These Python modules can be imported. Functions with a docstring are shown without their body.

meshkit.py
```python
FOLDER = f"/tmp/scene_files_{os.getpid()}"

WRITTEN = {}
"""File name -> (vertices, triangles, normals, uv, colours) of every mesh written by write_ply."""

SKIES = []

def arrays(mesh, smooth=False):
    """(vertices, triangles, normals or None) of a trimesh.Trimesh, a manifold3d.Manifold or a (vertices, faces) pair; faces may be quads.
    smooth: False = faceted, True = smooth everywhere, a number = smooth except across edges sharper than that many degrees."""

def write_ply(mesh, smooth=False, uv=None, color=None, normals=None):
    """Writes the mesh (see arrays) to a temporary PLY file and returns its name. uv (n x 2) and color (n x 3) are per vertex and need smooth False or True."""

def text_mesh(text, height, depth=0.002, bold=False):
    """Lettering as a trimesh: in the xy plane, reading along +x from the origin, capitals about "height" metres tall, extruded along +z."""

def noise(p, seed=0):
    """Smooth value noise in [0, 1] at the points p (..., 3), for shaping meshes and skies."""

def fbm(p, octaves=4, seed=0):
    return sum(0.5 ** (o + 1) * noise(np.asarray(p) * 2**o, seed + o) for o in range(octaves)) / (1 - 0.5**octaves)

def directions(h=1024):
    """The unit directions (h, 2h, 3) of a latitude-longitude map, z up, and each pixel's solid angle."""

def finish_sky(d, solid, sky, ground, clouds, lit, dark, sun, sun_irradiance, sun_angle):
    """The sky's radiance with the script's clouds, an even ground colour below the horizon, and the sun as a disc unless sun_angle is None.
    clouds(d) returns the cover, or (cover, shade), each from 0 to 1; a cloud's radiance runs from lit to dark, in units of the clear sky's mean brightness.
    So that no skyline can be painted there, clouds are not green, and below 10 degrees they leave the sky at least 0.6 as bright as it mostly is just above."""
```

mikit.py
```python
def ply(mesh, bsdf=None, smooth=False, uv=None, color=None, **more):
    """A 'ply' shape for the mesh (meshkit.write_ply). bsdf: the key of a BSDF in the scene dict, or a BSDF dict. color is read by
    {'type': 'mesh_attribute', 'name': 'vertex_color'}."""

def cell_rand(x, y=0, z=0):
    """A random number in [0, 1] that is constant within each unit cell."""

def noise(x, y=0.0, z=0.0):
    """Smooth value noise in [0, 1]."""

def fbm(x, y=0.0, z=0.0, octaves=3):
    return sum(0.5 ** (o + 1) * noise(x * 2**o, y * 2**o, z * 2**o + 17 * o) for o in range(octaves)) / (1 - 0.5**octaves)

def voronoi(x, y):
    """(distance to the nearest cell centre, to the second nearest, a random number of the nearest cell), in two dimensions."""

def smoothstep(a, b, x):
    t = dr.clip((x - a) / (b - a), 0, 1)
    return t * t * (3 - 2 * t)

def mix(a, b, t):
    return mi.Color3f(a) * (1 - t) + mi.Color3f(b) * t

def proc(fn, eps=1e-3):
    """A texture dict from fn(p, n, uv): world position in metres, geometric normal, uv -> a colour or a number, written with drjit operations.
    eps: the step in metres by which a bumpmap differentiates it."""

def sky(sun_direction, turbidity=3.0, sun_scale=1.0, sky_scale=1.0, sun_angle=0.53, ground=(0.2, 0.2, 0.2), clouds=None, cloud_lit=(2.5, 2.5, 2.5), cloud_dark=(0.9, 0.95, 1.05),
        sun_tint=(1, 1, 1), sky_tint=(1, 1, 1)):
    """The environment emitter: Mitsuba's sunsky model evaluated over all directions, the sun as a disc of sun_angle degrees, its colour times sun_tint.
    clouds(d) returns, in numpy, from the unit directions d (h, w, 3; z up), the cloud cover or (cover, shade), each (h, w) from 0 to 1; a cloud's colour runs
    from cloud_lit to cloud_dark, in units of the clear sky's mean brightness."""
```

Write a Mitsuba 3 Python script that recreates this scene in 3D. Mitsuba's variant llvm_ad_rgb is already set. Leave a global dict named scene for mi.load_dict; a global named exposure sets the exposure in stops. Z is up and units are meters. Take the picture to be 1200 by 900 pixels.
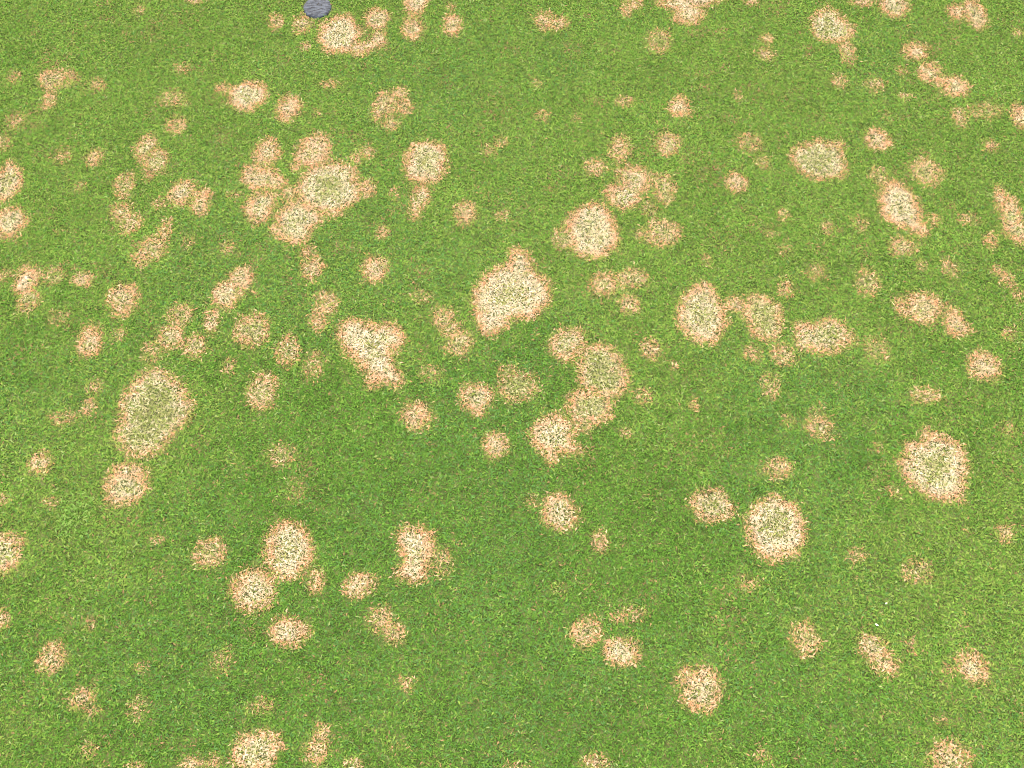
import math
import numpy as np, trimesh, mitsuba as mi, mikit, meshkit

T = mi.ScalarTransform4f
rng = np.random.default_rng(7)
scene, labels = {'type': 'scene'}, {}

# ---------------------------------------------------------------- camera, sky, exposure
# a person standing on the putting green, camera at eye level, looking steeply down
EYE, DOWN, FOV = 1.6, math.radians(65.0), 55.0
scene['camera'] = {'type': 'perspective', 'fov': FOV, 'fov_axis': 'x', 'near_clip': 0.05, 'far_clip': 500.0,
                   'to_world': T().look_at(origin=[0, 0, EYE], target=[0, math.cos(DOWN), EYE - math.sin(DOWN)], up=[0, 0, 1])}
scene['sky'] = mikit.sky((-0.15, 0.72, 0.70), turbidity=3, sun_scale=0.3, sun_angle=16, clouds=lambda d: 1.0)
exposure = 3.9

# ---------------------------------------------------------------- materials
def vertex_colour():
    return {'type': 'mesh_attribute', 'name': 'vertex_color'}

scene['blade_leaf'] = {'type': 'principledthin', 'base_color': vertex_colour(), 'roughness': 0.4, 'diff_trans': 0.9, 'spec_trans': 0.0, 'eta': 1.5}

def soil(p, n, uv):
    """dark thatch and soil close by; far off, where no single blade shows, the green of the turf"""
    a = mikit.fbm(p.x * 90, p.y * 90, 0.0)
    b = mikit.fbm(p.x * 2.0, p.y * 2.0, 3.0)
    near = mikit.mix((0.040, 0.052, 0.016), (0.088, 0.100, 0.036), mikit.smoothstep(0.3, 0.7, a))
    far = mikit.mix((0.050, 0.105, 0.020), (0.095, 0.135, 0.028), b * 0.7 + a * 0.3)
    r = mi.Float(mi.Float(p.x) * p.x + (p.y - 0.9) * (p.y - 0.9))
    return mikit.mix(near, far, mikit.smoothstep(3.0, 5.0, r))
scene['soil_thatch'] = {'type': 'twosided', 'bsdf': {'type': 'diffuse', 'reflectance': mikit.proc(soil)}}

# ---------------------------------------------------------------- ground (the setting)
def relief(p):
    """the gentle dips and rises of the green, in metres, at the ground points p (n, 2)"""
    q = np.concatenate([np.asarray(p), np.full((len(p), 1), 0.5)], 1)
    h = (meshkit.fbm(q / 0.30, 2, 21) - 0.5) * 0.016 + (meshkit.noise(q / 0.07, 23) - 0.5) * 0.0018
    edge = np.minimum(1.2 - np.abs(q[:, 0]), np.minimum(q[:, 1] - 0.08, 1.68 - q[:, 1]))
    return h * np.clip(edge / 0.12, 0, 1)

line = np.linspace(-2.0, 2.0, 201)
far = np.array([3.0, 6.0, 20.0, 80.0, 250.0])
gx, gy = np.concatenate([-far[::-1], line, far]), np.concatenate([-far[::-1], line, far]) + 0.88
gv = np.stack(np.meshgrid(gx, gy, indexing='ij'), -1).reshape(-1, 2)
gv = np.concatenate([gv, relief(gv)[:, None]], 1)
m = len(gy)
i = (np.arange(len(gx) - 1)[:, None] * m + np.arange(m - 1)[None]).ravel()
scene['ground'] = mikit.ply((gv, np.stack([i, i + m, i + m + 1, i + 1], 1)), 'soil_thatch', smooth=True)
labels['ground'] = {'label': 'dark soil and thatch under the putting green', 'kind': 'structure'}

# ---------------------------------------------------------------- the dead patches on the ground, in metres
# (ellipses (x, y, rx, ry) on the ground, how dead, how bleached the middle, how green the middle again, label)
PATCHES = [
    ([(-0.6963, 1.6734, 0.0157, 0.0094)], 0.736, 0.41, 0, 'small pinkish dead patch cut by the top edge, left of the grey cap'),
    ([(-0.8135, 1.6457, 0.0120, 0.0138)], 0.369, 0.1, 0, None),
    ([(-0.5124, 1.6135, 0.0138, 0.0183)], 0.69, 0.52, 0, 'small pale dead patch left of the grey cap'),
    ([(-0.4527, 1.6086, 0.0189, 0.0275)], 0.736, 0.63, 0, 'pale dead patch just below the left side of the grey cap'),
    ([(-0.3709, 1.5768, 0.0445, 0.0542)], 1, 1, 0.16, 'bright cream dead patch with orange rim right of the grey cap'),
    ([(-0.3278, 1.5358, 0.0124, 0.0139), (-0.2873, 1.5599, 0.0160, 0.0211), (-0.3066, 1.5454, 0.0106, 0.0116)], 0.9, 0.85, 0, 'narrow tan dead patch touching the lower right of the cream patch beside the grey cap'),
    ([(-0.2964, 1.6209, 0.0270, 0.0288)], 0.9, 0.85, 0.16, 'speckled dead patch at the top, second right of the grey cap'),
    ([(-0.4414, 1.5430, 0.0102, 0.0111)], 0.644, 0.41, 0, 'tiny tan dead spot below the grey cap'),
    ([(-1.0452, 1.4582, 0.0132, 0.0170)], 0.328, 0.1, 0, None),
    ([(-0.9672, 1.4536, 0.0283, 0.0215), (-0.9603, 1.4010, 0.0148, 0.0231), (-0.9233, 1.4582, 0.0100, 0.0151)], 0.736, 0.63, 0.16, 'pale comma-shaped dead patch in the upper left corner area'),
    ([(-0.8658, 1.4375, 0.0116, 0.0128)], 0.552, 0.3, 0, 'tiny tan dead spot right of the comma-shaped patch at upper left'),
    ([(-0.6971, 1.4815, 0.0166, 0.0108)], 0.41, 0.2, 0, None),
    ([(-0.7034, 1.4010, 0.0277, 0.0208)], 0.41, 0.3, 0, None),
    ([(-0.5500, 1.4078, 0.0396, 0.0374), (-0.6025, 1.4306, 0.0121, 0.0133)], 1, 1, 0.16, 'oblong cream dead patch with an orange spur on its left, at upper left'),
    ([(-0.4614, 1.3718, 0.0222, 0.0303)], 0.95, 0.74, 0, 'round tan dead patch right of the oblong cream one at upper left'),
    ([(-0.4004, 1.3584, 0.0081, 0.0102)], 0.328, 0.1, 0, None),
    ([(-0.3786, 1.4398, 0.0181, 0.0106)], 0.451, 0.2, 0, None),
    ([(-0.6843, 1.3297, 0.0179, 0.0204)], 0.598, 0.3, 0.16, 'faint brown dead patch below left of the oblong cream patch'),
    ([(-1.0175, 1.3451, 0.0145, 0.0183)], 0.451, 0.2, 0, None),
    ([(-1.0304, 1.2841, 0.0127, 0.0158)], 0.41, 0.2, 0, None),
    ([(-0.9071, 1.2541, 0.0158, 0.0176)], 0.41, 0.15, 0, None),
    ([(-0.8414, 1.2520, 0.0176, 0.0198)], 0.69, 0.41, 0, 'tan dead patch alone in the upper left, left of the leaf-shaped pale patch'),
    ([(-0.7411, 1.2690, 0.0192, 0.0279), (-0.7121, 1.2372, 0.0207, 0.0236), (-0.7185, 1.2120, 0.0127, 0.0136)], 0.782, 0.85, 0.32, 'pale leaf-shaped slanting dead patch at upper left'),
    ([(-1.0029, 1.1891, 0.0279, 0.0481)], 0.95, 0.96, 0.4, 'cream ring-like dead patch cut by the left edge, upper of two'),
    ([(-0.9756, 1.0939, 0.0306, 0.0346)], 0.95, 1, 0.16, 'cream dead patch by the left edge, lower of two'),
    ([(-0.7661, 1.1809, 0.0189, 0.0268)], 0.644, 0.63, 0.32, 'faded greenish dead patch below the leaf-shaped pale patch'),
    ([(-0.7616, 1.1139, 0.0201, 0.0186), (-0.7377, 1.0900, 0.0185, 0.0203)], 0.69, 0.63, 0.24, 'faded double dead patch between the left edge pair and the paired patch at its right'),
    ([(-0.6482, 1.1603, 0.0229, 0.0277)], 0.9, 0.85, 0.16, 'left half of two touching pale patches left of the big cluster'),
    ([(-0.6079, 1.1360, 0.0195, 0.0274)], 0.9, 0.74, 0.24, 'right half of two touching pale patches left of the big cluster'),
    ([(-0.6896, 1.1340, 0.0123, 0.0130)], 0.451, 0.2, 0, None),
    ([(-0.6701, 1.0703, 0.0123, 0.0201), (-0.6872, 1.0314, 0.0228, 0.0251), (-0.7035, 1.0102, 0.0151, 0.0142)], 0.782, 0.85, 0.32, 'slanting pale dead streak below the two touching pale patches, left of the cluster'),
    ([(-0.6201, 1.0430, 0.0091, 0.0107)], 0.328, 0.2, 0, None),
    ([(-0.5446, 1.0294, 0.0120, 0.0142)], 0.328, 0.1, 0, None),
    ([(-0.8570, 1.1788, 0.0109, 0.0114)], 0.328, 0.1, 0, None),
    ([(-0.5464, 1.1542, 0.0139, 0.0112)], 0.328, 0.1, 0, None),
    ([(-0.5198, 1.2626), (-0.5115, 1.2819), (-0.4954, 1.2927), (-0.4772, 1.2841), (-0.4664, 1.2626), (-0.4714, 1.2435), (-0.4821, 1.2308), (-0.5028, 1.2329), (-0.5162, 1.2456)], 0.95, 0.69, 0, 'round tan dead patch at the top left of the upper left cluster'),
    ([(-0.4356, 1.2456), (-0.4297, 1.2755), (-0.4159, 1.2948), (-0.3945, 1.3079), (-0.3781, 1.2992), (-0.3676, 1.2755), (-0.3675, 1.2520), (-0.3747, 1.2350), (-0.3906, 1.2203), (-0.4061, 1.2224), (-0.4203, 1.2287), (-0.4311, 1.2161), (-0.4423, 1.2266)], 0.95, 0.63, 0.16, 'pinkish tan dead patch at the top right of the upper left cluster'),
    ([(-0.5356, 1.2057), (-0.5326, 1.2245), (-0.5177, 1.2287), (-0.5014, 1.2203), (-0.4848, 1.2245), (-0.4663, 1.2099), (-0.4525, 1.1912), (-0.4575, 1.1726), (-0.4758, 1.1706), (-0.4978, 1.1706), (-0.5166, 1.1726), (-0.5298, 1.1850)], 0.95, 0.8, 0.16, 'double tan dead patch at the left of the upper left cluster'),
    ([(-0.5221, 1.1179), (-0.5182, 1.1420), (-0.5034, 1.1603), (-0.4821, 1.1665), (-0.4626, 1.1563), (-0.4647, 1.1279), (-0.4725, 1.1059), (-0.4789, 1.0880), (-0.4967, 1.0840), (-0.5129, 1.0959)], 0.95, 0.91, 0.16, 'orange rimmed round dead patch at the lower left of the upper left cluster'),
    ([(-0.4232, 1.1850), (-0.4133, 1.2078), (-0.3959, 1.2224), (-0.3713, 1.2350), (-0.3441, 1.2372), (-0.3191, 1.2224), (-0.3056, 1.1995), (-0.3020, 1.1706), (-0.3069, 1.1420), (-0.3240, 1.1239), (-0.3379, 1.1079), (-0.3507, 1.1019), (-0.3666, 1.1139), (-0.3840, 1.1219), (-0.4051, 1.1340), (-0.4203, 1.1542)], 0.95, 1, 0.56, 'largest cream dead patch of the upper left cluster, at its right'),
    ([(-0.4573, 1.1039), (-0.4478, 1.1259), (-0.4339, 1.1380), (-0.4198, 1.1481), (-0.4017, 1.1340), (-0.3821, 1.1199), (-0.3662, 1.1079), (-0.3713, 1.0900), (-0.3880, 1.0722), (-0.3977, 1.0507), (-0.4100, 1.0410), (-0.4300, 1.0449), (-0.4472, 1.0527), (-0.4630, 1.0624), (-0.4661, 1.0762), (-0.4573, 1.0880)], 0.95, 1, 0.48, 'cream dead patch at the bottom of the upper left cluster'),
    ([(-0.2868, 1.1706, 0.0147, 0.0179)], 0.9, 0.41, 0, 'small orange dead spot at the right tip of the upper left cluster'),
    ([(-0.4411, 1.1603, 0.0141, 0.0171)], 0.69, 0.63, 0.16, 'faint tan bridge in the middle of the upper left cluster'),
    ([(-0.3886, 1.0217, 0.0152, 0.0143)], 0.644, 0.3, 0, 'small tan dead spot just under the bottom of the upper left cluster'),
    ([(-0.3775, 0.9874, 0.0181, 0.0229)], 0.736, 0.58, 0, 'tan dead patch second below the bottom of the upper left cluster'),
    ([(-0.2112, 1.6658, 0.0236, 0.0317)], 0.95, 0.85, 0, 'cream dead patch cut by the top edge right of the grey cap group'),
    ([(-0.2137, 1.5939, 0.0197, 0.0285)], 0.9, 0.74, 0.16, 'pale dead patch just below a top edge patch, right of the grey cap group'),
    ([(-0.1290, 1.5963, 0.0197, 0.0261)], 0.9, 0.63, 0, 'round tan dead patch near the top, farthest right of the grey cap group'),
    ([(-0.1342, 1.6532, 0.0103, 0.0115)], 0.369, 0.1, 0, None),
    ([(0.0684, 1.6135, 0.0172, 0.0206), (0.1016, 1.6061, 0.0155, 0.0160)], 0.782, 0.69, 0.16, "small twin-lobed dead patch alone at the top, right of the photo's middle"),
    ([(0.2671, 1.6633, 0.0174, 0.0140), (0.2493, 1.6433, 0.0087, 0.0139)], 0.736, 0.52, 0, 'little hooked dead spot at the top edge, left of the wide top patch'),
    ([(0.3682, 1.6658, 0.0508, 0.0171), (0.3824, 1.6308, 0.0324, 0.0265), (0.4118, 1.6734, 0.0436, 0.0098)], 0.95, 0.91, 0, 'wide cream dead patch cut by the top edge, right of middle'),
    ([(0.3164, 1.5574, 0.0238, 0.0291)], 0.552, 0.52, 0.48, 'faint speckled dead patch below the wide cream patch at the top edge'),
    ([(0.0500, 1.4421, 0.0082, 0.0106)], 0.369, 0.1, 0, None),
    ([(-0.2620, 1.3965, 0.0165, 0.0231), (-0.2692, 1.3673, 0.0180, 0.0249), (-0.2532, 1.3319, 0.0146, 0.0123), (-0.2309, 1.4123, 0.0083, 0.0106), (-0.2240, 1.3785, 0.0131, 0.0167), (-0.2470, 1.3807, 0.0131, 0.0209)], 0.736, 0.74, 0.32, 'ragged pale dead patch above left of the bright round patch with the tail'),
    ([(0.0614, 1.3540, 0.0145, 0.0122)], 0.451, 0.3, 0, None),
    ([(0.1332, 1.3473, 0.0081, 0.0102)], 0.369, 0.1, 0, None),
    ([(0.2334, 1.3920, 0.0164, 0.0126)], 0.598, 0.41, 0, 'small flat tan spot left of the round dead patch at upper right of middle'),
    ([(0.3474, 1.3785, 0.0222, 0.0261)], 0.95, 0.74, 0, 'round tan dead patch alone at upper right of middle'),
    ([(-0.3120, 1.2435, 0.0128, 0.0138), (-0.2926, 1.2626, 0.0144, 0.0139)], 0.552, 0.3, 0, 'faint brown slanting smear right of the top of the upper left cluster'),
    ([(-0.1728, 1.2350, 0.0415, 0.0532)], 1, 1, 0.48, 'bright round dead patch with green middle, standing over a small tail'),
    ([(-0.1781, 1.1502, 0.0172, 0.0246), (-0.1881, 1.1079, 0.0077, 0.0111)], 0.782, 0.85, 0, 'small pale tail-shaped dead patch below the bright round one with green middle'),
    ([(-0.0933, 1.1139, 0.0232, 0.0260)], 0.782, 0.74, 0.16, 'pale dead patch below right of the bright round patch with the tail'),
    ([(-0.0200, 1.1039, 0.0092, 0.0110)], 0.451, 0.2, 0, None),
    ([(-0.2508, 1.0683, 0.0107, 0.0128)], 0.598, 0.3, 0, 'tiny tan dead spot below right of the upper left cluster'),
    ([(-0.0499, 1.2648, 0.0127, 0.0118), (-0.0208, 1.2884, 0.0111, 0.0139)], 0.41, 0.2, 0, None),
    ([(-0.2307, 1.1603, 0.0124, 0.0113)], 0.328, 0.1, 0, None),
    ([(0.2189, 1.2690, 0.0208, 0.0298)], 0.736, 0.52, 0.24, 'tan dead patch left of its pale neighbour above the kidney-shaped speckled patch'),
    ([(0.3161, 1.2798, 0.0225, 0.0240)], 0.782, 0.74, 0.16, 'pale dead patch above right of the kidney-shaped speckled patch'),
    ([(0.1656, 1.2245, 0.0206, 0.0176)], 0.644, 0.41, 0, 'tan oval smear left above the kidney-shaped speckled patch'),
    ([(0.2096, 1.2161), (0.2303, 1.2203), (0.2560, 1.2224), (0.2723, 1.2099), (0.2797, 1.1912), (0.2702, 1.1747), (0.2559, 1.1603), (0.2480, 1.1380), (0.2339, 1.1259), (0.2169, 1.1199), (0.2024, 1.1299), (0.1897, 1.1481), (0.1821, 1.1665), (0.1943, 1.1767), (0.2096, 1.1788), (0.2218, 1.1870), (0.2140, 1.2015)], 0.9, 0.96, 0.32, 'kidney-shaped speckled cream patch above right of the brilliant round patch'),
    ([(0.3003, 1.1706, 0.0188, 0.0324)], 0.69, 0.74, 0.32, 'pale upright dead patch touching the right of the kidney-shaped speckled patch'),
    ([(0.2937, 1.0683, 0.0307, 0.0310), (0.2473, 1.0644, 0.0077, 0.0091)], 0.69, 0.63, 0.4, 'faded dead patch right of the brilliant round cream patch'),
    ([(0.2702, 1.1179, 0.0153, 0.0148)], 0.492, 0.4, 0.16, None),
    ([(0.1044, 1.0900), (0.1131, 1.1039), (0.1302, 1.1219), (0.1575, 1.1380), (0.1805, 1.1279), (0.1931, 1.1099), (0.2017, 1.0781), (0.2072, 1.0546), (0.1964, 1.0314), (0.1762, 1.0179), (0.1515, 1.0102), (0.1305, 1.0179), (0.1179, 1.0352), (0.1120, 1.0605)], 1, 1, 0.24, 'brilliant round cream dead patch with orange rim, above right of the biggest one'),
    ([(0.0987, 1.0546, 0.0199, 0.0236)], 0.598, 0.63, 0.48, 'faded fringe patch on the left side of the brilliant round cream patch'),
    ([(0.5236, 1.6683, 0.0157, 0.0094)], 0.644, 0.52, 0, 'small pale dead spot cut by the top edge, right of the wide top patch'),
    ([(0.6428, 1.6061), (0.6596, 1.6358), (0.6908, 1.6608), (0.7104, 1.6408), (0.7214, 1.6135), (0.7370, 1.5939), (0.7291, 1.5647), (0.7036, 1.5526), (0.6725, 1.5526), (0.6509, 1.5695)], 0.782, 1, 0.32, 'large straw-coloured dead patch near the top, right side'),
    ([(0.7137, 1.5215, 0.0152, 0.0287)], 0.69, 0.52, 0, 'tan tail below the large straw patch at the top right'),
    ([(0.7666, 1.6683, 0.0226, 0.0117)], 0.69, 0.41, 0, 'flat pinkish spot cut by the top edge above the large straw patch'),
    ([(0.8342, 1.6583, 0.0308, 0.0316)], 0.95, 1, 0.16, 'cream dead patch cut by the top edge, right of the large straw patch'),
    ([(1.0093, 1.6383, 0.0234, 0.0410), (0.9666, 1.6383, 0.0180, 0.0193)], 0.9, 0.85, 0.16, 'blurry pinkish cream dead patch in the top right corner'),
    ([(1.0936, 1.5817, 0.0118, 0.0134)], 0.492, 0.3, 0, None),
    ([(0.5391, 1.5192, 0.0152, 0.0132), (0.5456, 1.5623, 0.0102, 0.0135)], 0.69, 0.58, 0, 'small pale dead spot left of the large straw patch at the top right'),
    ([(0.8598, 1.5263, 0.0229, 0.0231)], 0.9, 0.74, 0, 'highest dead patch of the slanting row of three at upper right'),
    ([(0.8801, 1.4675, 0.0227, 0.0271)], 0.9, 0.85, 0.16, 'middle dead patch of the slanting row of three at upper right'),
    ([(0.9274, 1.4329, 0.0260, 0.0267), (0.9024, 1.4421, 0.0139, 0.0178)], 0.9, 0.8, 0.16, 'lowest dead patch of the slanting row of three at upper right'),
    ([(0.6850, 1.4467, 0.0150, 0.0171)], 0.598, 0.41, 0, 'small tan dead spot below the tail of the large straw patch'),
    ([(0.7583, 1.4352, 0.0213, 0.0190)], 0.41, 0.4, 0, None),
    ([(0.8216, 1.4722, 0.0116, 0.0129)], 0.369, 0.2, 0, None),
    ([(0.8158, 1.4055, 0.0114, 0.0083)], 0.41, 0.4, 0, None),
    ([(0.4700, 1.4055, 0.0082, 0.0125)], 0.492, 0.2, 0, None),
    ([(0.9765, 1.3673, 0.0275, 0.0205)], 0.41, 0.2, 0, None),
    ([(0.9190, 1.3518, 0.0130, 0.0206)], 0.644, 0.41, 0, 'small tan dead spot below the lowest patch of the slanting row of three'),
    ([(1.0452, 1.3518, 0.0187, 0.0322)], 0.9, 0.85, 0, 'tan dead patch cut by the right edge, upper of two'),
    ([(0.9664, 1.2755, 0.0112, 0.0140)], 0.598, 0.3, 0, 'tiny orange dead spot near the right edge, below the slanting row'),
    ([(0.4789, 1.2841, 0.0225, 0.0240)], 0.506, 0.63, 0.32, 'faint straw patch left of the wide ring-shaped speckled patch at upper right'),
    ([(0.5015, 1.2372, 0.0142, 0.0155)], 0.41, 0.3, 0, None),
    ([(0.5583, 1.2541), (0.5722, 1.2690), (0.5965, 1.2841), (0.6238, 1.2948), (0.6432, 1.2841), (0.6663, 1.2884), (0.6672, 1.2584), (0.6695, 1.2266), (0.6591, 1.2015), (0.6364, 1.1974), (0.6107, 1.1953), (0.5863, 1.2036), (0.5680, 1.2203)], 0.782, 1, 0.56, 'wide speckled straw ring with green middle at upper right'),
    ([(0.7413, 1.2927, 0.0235, 0.0231)], 0.95, 0.85, 0, 'round cream dead patch right of the wide speckled straw ring'),
    ([(0.4452, 1.1850, 0.0181, 0.0220)], 0.9, 0.63, 0, 'small orange rimmed round patch left of the wide speckled straw ring'),
    ([(0.8240, 1.2120, 0.0285, 0.0311)], 0.69, 0.52, 0.32, 'thin orange speckled patch above right of the long slanting cream patch'),
    ([(0.7304, 1.2015, 0.0141, 0.0172)], 0.492, 0.5, 0.32, None),
    ([(0.7230, 1.1542), (0.7414, 1.1850), (0.7627, 1.1912), (0.7795, 1.1706), (0.7969, 1.1441), (0.7983, 1.1139), (0.7977, 1.0821), (0.7995, 1.0644), (0.7866, 1.0566), (0.7764, 1.0742), (0.7579, 1.0821), (0.7334, 1.0939), (0.7206, 1.1179)], 1, 1, 0.24, 'long slanting cream dead patch at upper right'),
    ([(0.8174, 1.0999, 0.0122, 0.0128)], 0.492, 0.2, 0, None),
    ([(0.8872, 1.0999, 0.0199, 0.0128)], 0.41, 0.2, 0, None),
    ([(0.6747, 1.0900, 0.0153, 0.0146)], 0.369, 0.2, 0, None),
    ([(0.6118, 1.0781, 0.0108, 0.0128)], 0.552, 0.3, 0, 'tiny tan dead spot left of the long slanting cream patch'),
    ([(0.5295, 1.1099, 0.0092, 0.0129)], 0.369, 0.2, 0, None),
    ([(0.4997, 1.0663, 0.0106, 0.0072)], 0.41, 0.2, 0, None),
    ([(0.5234, 1.0294, 0.0105, 0.0106)], 0.328, 0.1, 0, None),
    ([(0.7488, 1.0371, 0.0229, 0.0198)], 0.69, 0.58, 0.16, 'tan dead patch under the long slanting cream patch'),
    ([(0.9609, 1.1502, 0.0098, 0.0177), (0.9716, 1.1139, 0.0210, 0.0330), (0.9738, 1.0703, 0.0256, 0.0267), (0.9224, 1.0449, 0.0096, 0.0113)], 0.9, 1, 0.4, 'pale wedge-shaped dead patch cut by the right edge'),
    ([(-0.9168, 0.9630, 0.0234, 0.0308)], 1, 1, 0, 'whitish dead patch near the left edge, a third of the way down'),
    ([(-0.9043, 0.9186, 0.0163, 0.0205)], 0.69, 0.85, 0.48, 'faded lower end under the whitish patch near the left edge'),
    ([(-0.9607, 0.9724, 0.0104, 0.0138)], 0.492, 0.3, 0, None),
    ([(-0.8687, 0.9724, 0.0178, 0.0173)], 0.492, 0.5, 0.32, None),
    ([(-0.8104, 0.9630, 0.0165, 0.0139)], 0.782, 0.63, 0, 'small cream dead patch right of the whitish patch near the left edge'),
    ([(-0.7292, 0.9204, 0.0263, 0.0320)], 0.9, 0.74, 0.24, 'round speckled tan patch right of the small cream patch at the left'),
    ([(-0.7723, 0.8323, 0.0212, 0.0307)], 0.9, 0.8, 0.16, 'upright oval tan dead patch at the left, above the large greenish oval'),
    ([(-0.7199, 0.8465, 0.0115, 0.0114)], 0.451, 0.2, 0, None),
    ([(-0.8414, 0.8822, 0.0175, 0.0149)], 0.287, 0.1, 0, None),
    ([(-0.5094, 0.9649, 0.0203, 0.0218)], 0.9, 0.69, 0.08, 'top link of the slanting chain of three pale patches at left'),
    ([(-0.5309, 0.9296, 0.0264, 0.0268)], 0.9, 0.91, 0.16, 'middle link of the slanting chain of three pale patches at left'),
    ([(-0.5538, 0.8714, 0.0132, 0.0250)], 0.782, 0.91, 0.16, 'bottom link of the slanting chain of three pale patches at left'),
    ([(-0.6137, 0.8822, 0.0221, 0.0218)], 0.598, 0.63, 0.48, 'faint straw patch on top of the pair above the large greenish oval'),
    ([(-0.6261, 0.8376, 0.0218, 0.0279)], 0.736, 0.8, 0.24, 'left one of the pale pair above the large greenish oval'),
    ([(-0.5770, 0.8218, 0.0160, 0.0212)], 0.782, 0.8, 0.16, 'right one of the pale pair above the large greenish oval'),
    ([(-0.6534, 0.8113, 0.0186, 0.0192)], 0.451, 0.2, 0, None),
    ([(-0.4760, 0.8536, 0.0292, 0.0298)], 0.782, 0.8, 0.4, 'roundish speckled patch right of the slanting chain at left'),
    ([(-0.4076, 0.8113, 0.0188, 0.0292)], 0.644, 0.69, 0.32, 'faded upright patch below right of the roundish speckled patch'),
    ([(-0.3601, 0.7836, 0.0171, 0.0237)], 0.41, 0.3, 0.16, None),
    ([(-0.5125, 0.7785, 0.0114, 0.0126)], 0.369, 0.2, 0, None),
    ([(-0.3468, 0.9076, 0.0178, 0.0237), (-0.3581, 0.8714, 0.0103, 0.0133)], 0.782, 0.58, 0.08, 'tan dead patch with a small foot, left above the heart-shaped cream patch'),
    ([(-0.4797, 0.9296, 0.0059, 0.0068)], 0.41, 0.2, 0, None),
    ([(-0.6944, 0.7126), (-0.6879, 0.7377), (-0.6690, 0.7631), (-0.6475, 0.7733), (-0.6239, 0.7699), (-0.5981, 0.7512), (-0.5802, 0.7326), (-0.5649, 0.6993), (-0.5693, 0.6763), (-0.5850, 0.6600), (-0.6000, 0.6391), (-0.6088, 0.6183), (-0.6298, 0.6104), (-0.6518, 0.6088), (-0.6756, 0.6183), (-0.6932, 0.6342), (-0.6952, 0.6552), (-0.6866, 0.6665), (-0.6932, 0.6878)], 0.782, 1, 0.64, 'large greenish straw oval patch at the left, the biggest on that side'),
    ([(-0.7466, 0.7410, 0.0127, 0.0124)], 0.41, 0.2, 0, None),
    ([(-0.7497, 0.6993, 0.0113, 0.0154)], 0.598, 0.41, 0, 'small tan dead spot left of the large greenish oval'),
    ([(-0.7910, 0.6779, 0.0194, 0.0120)], 0.41, 0.2, 0, None),
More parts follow.
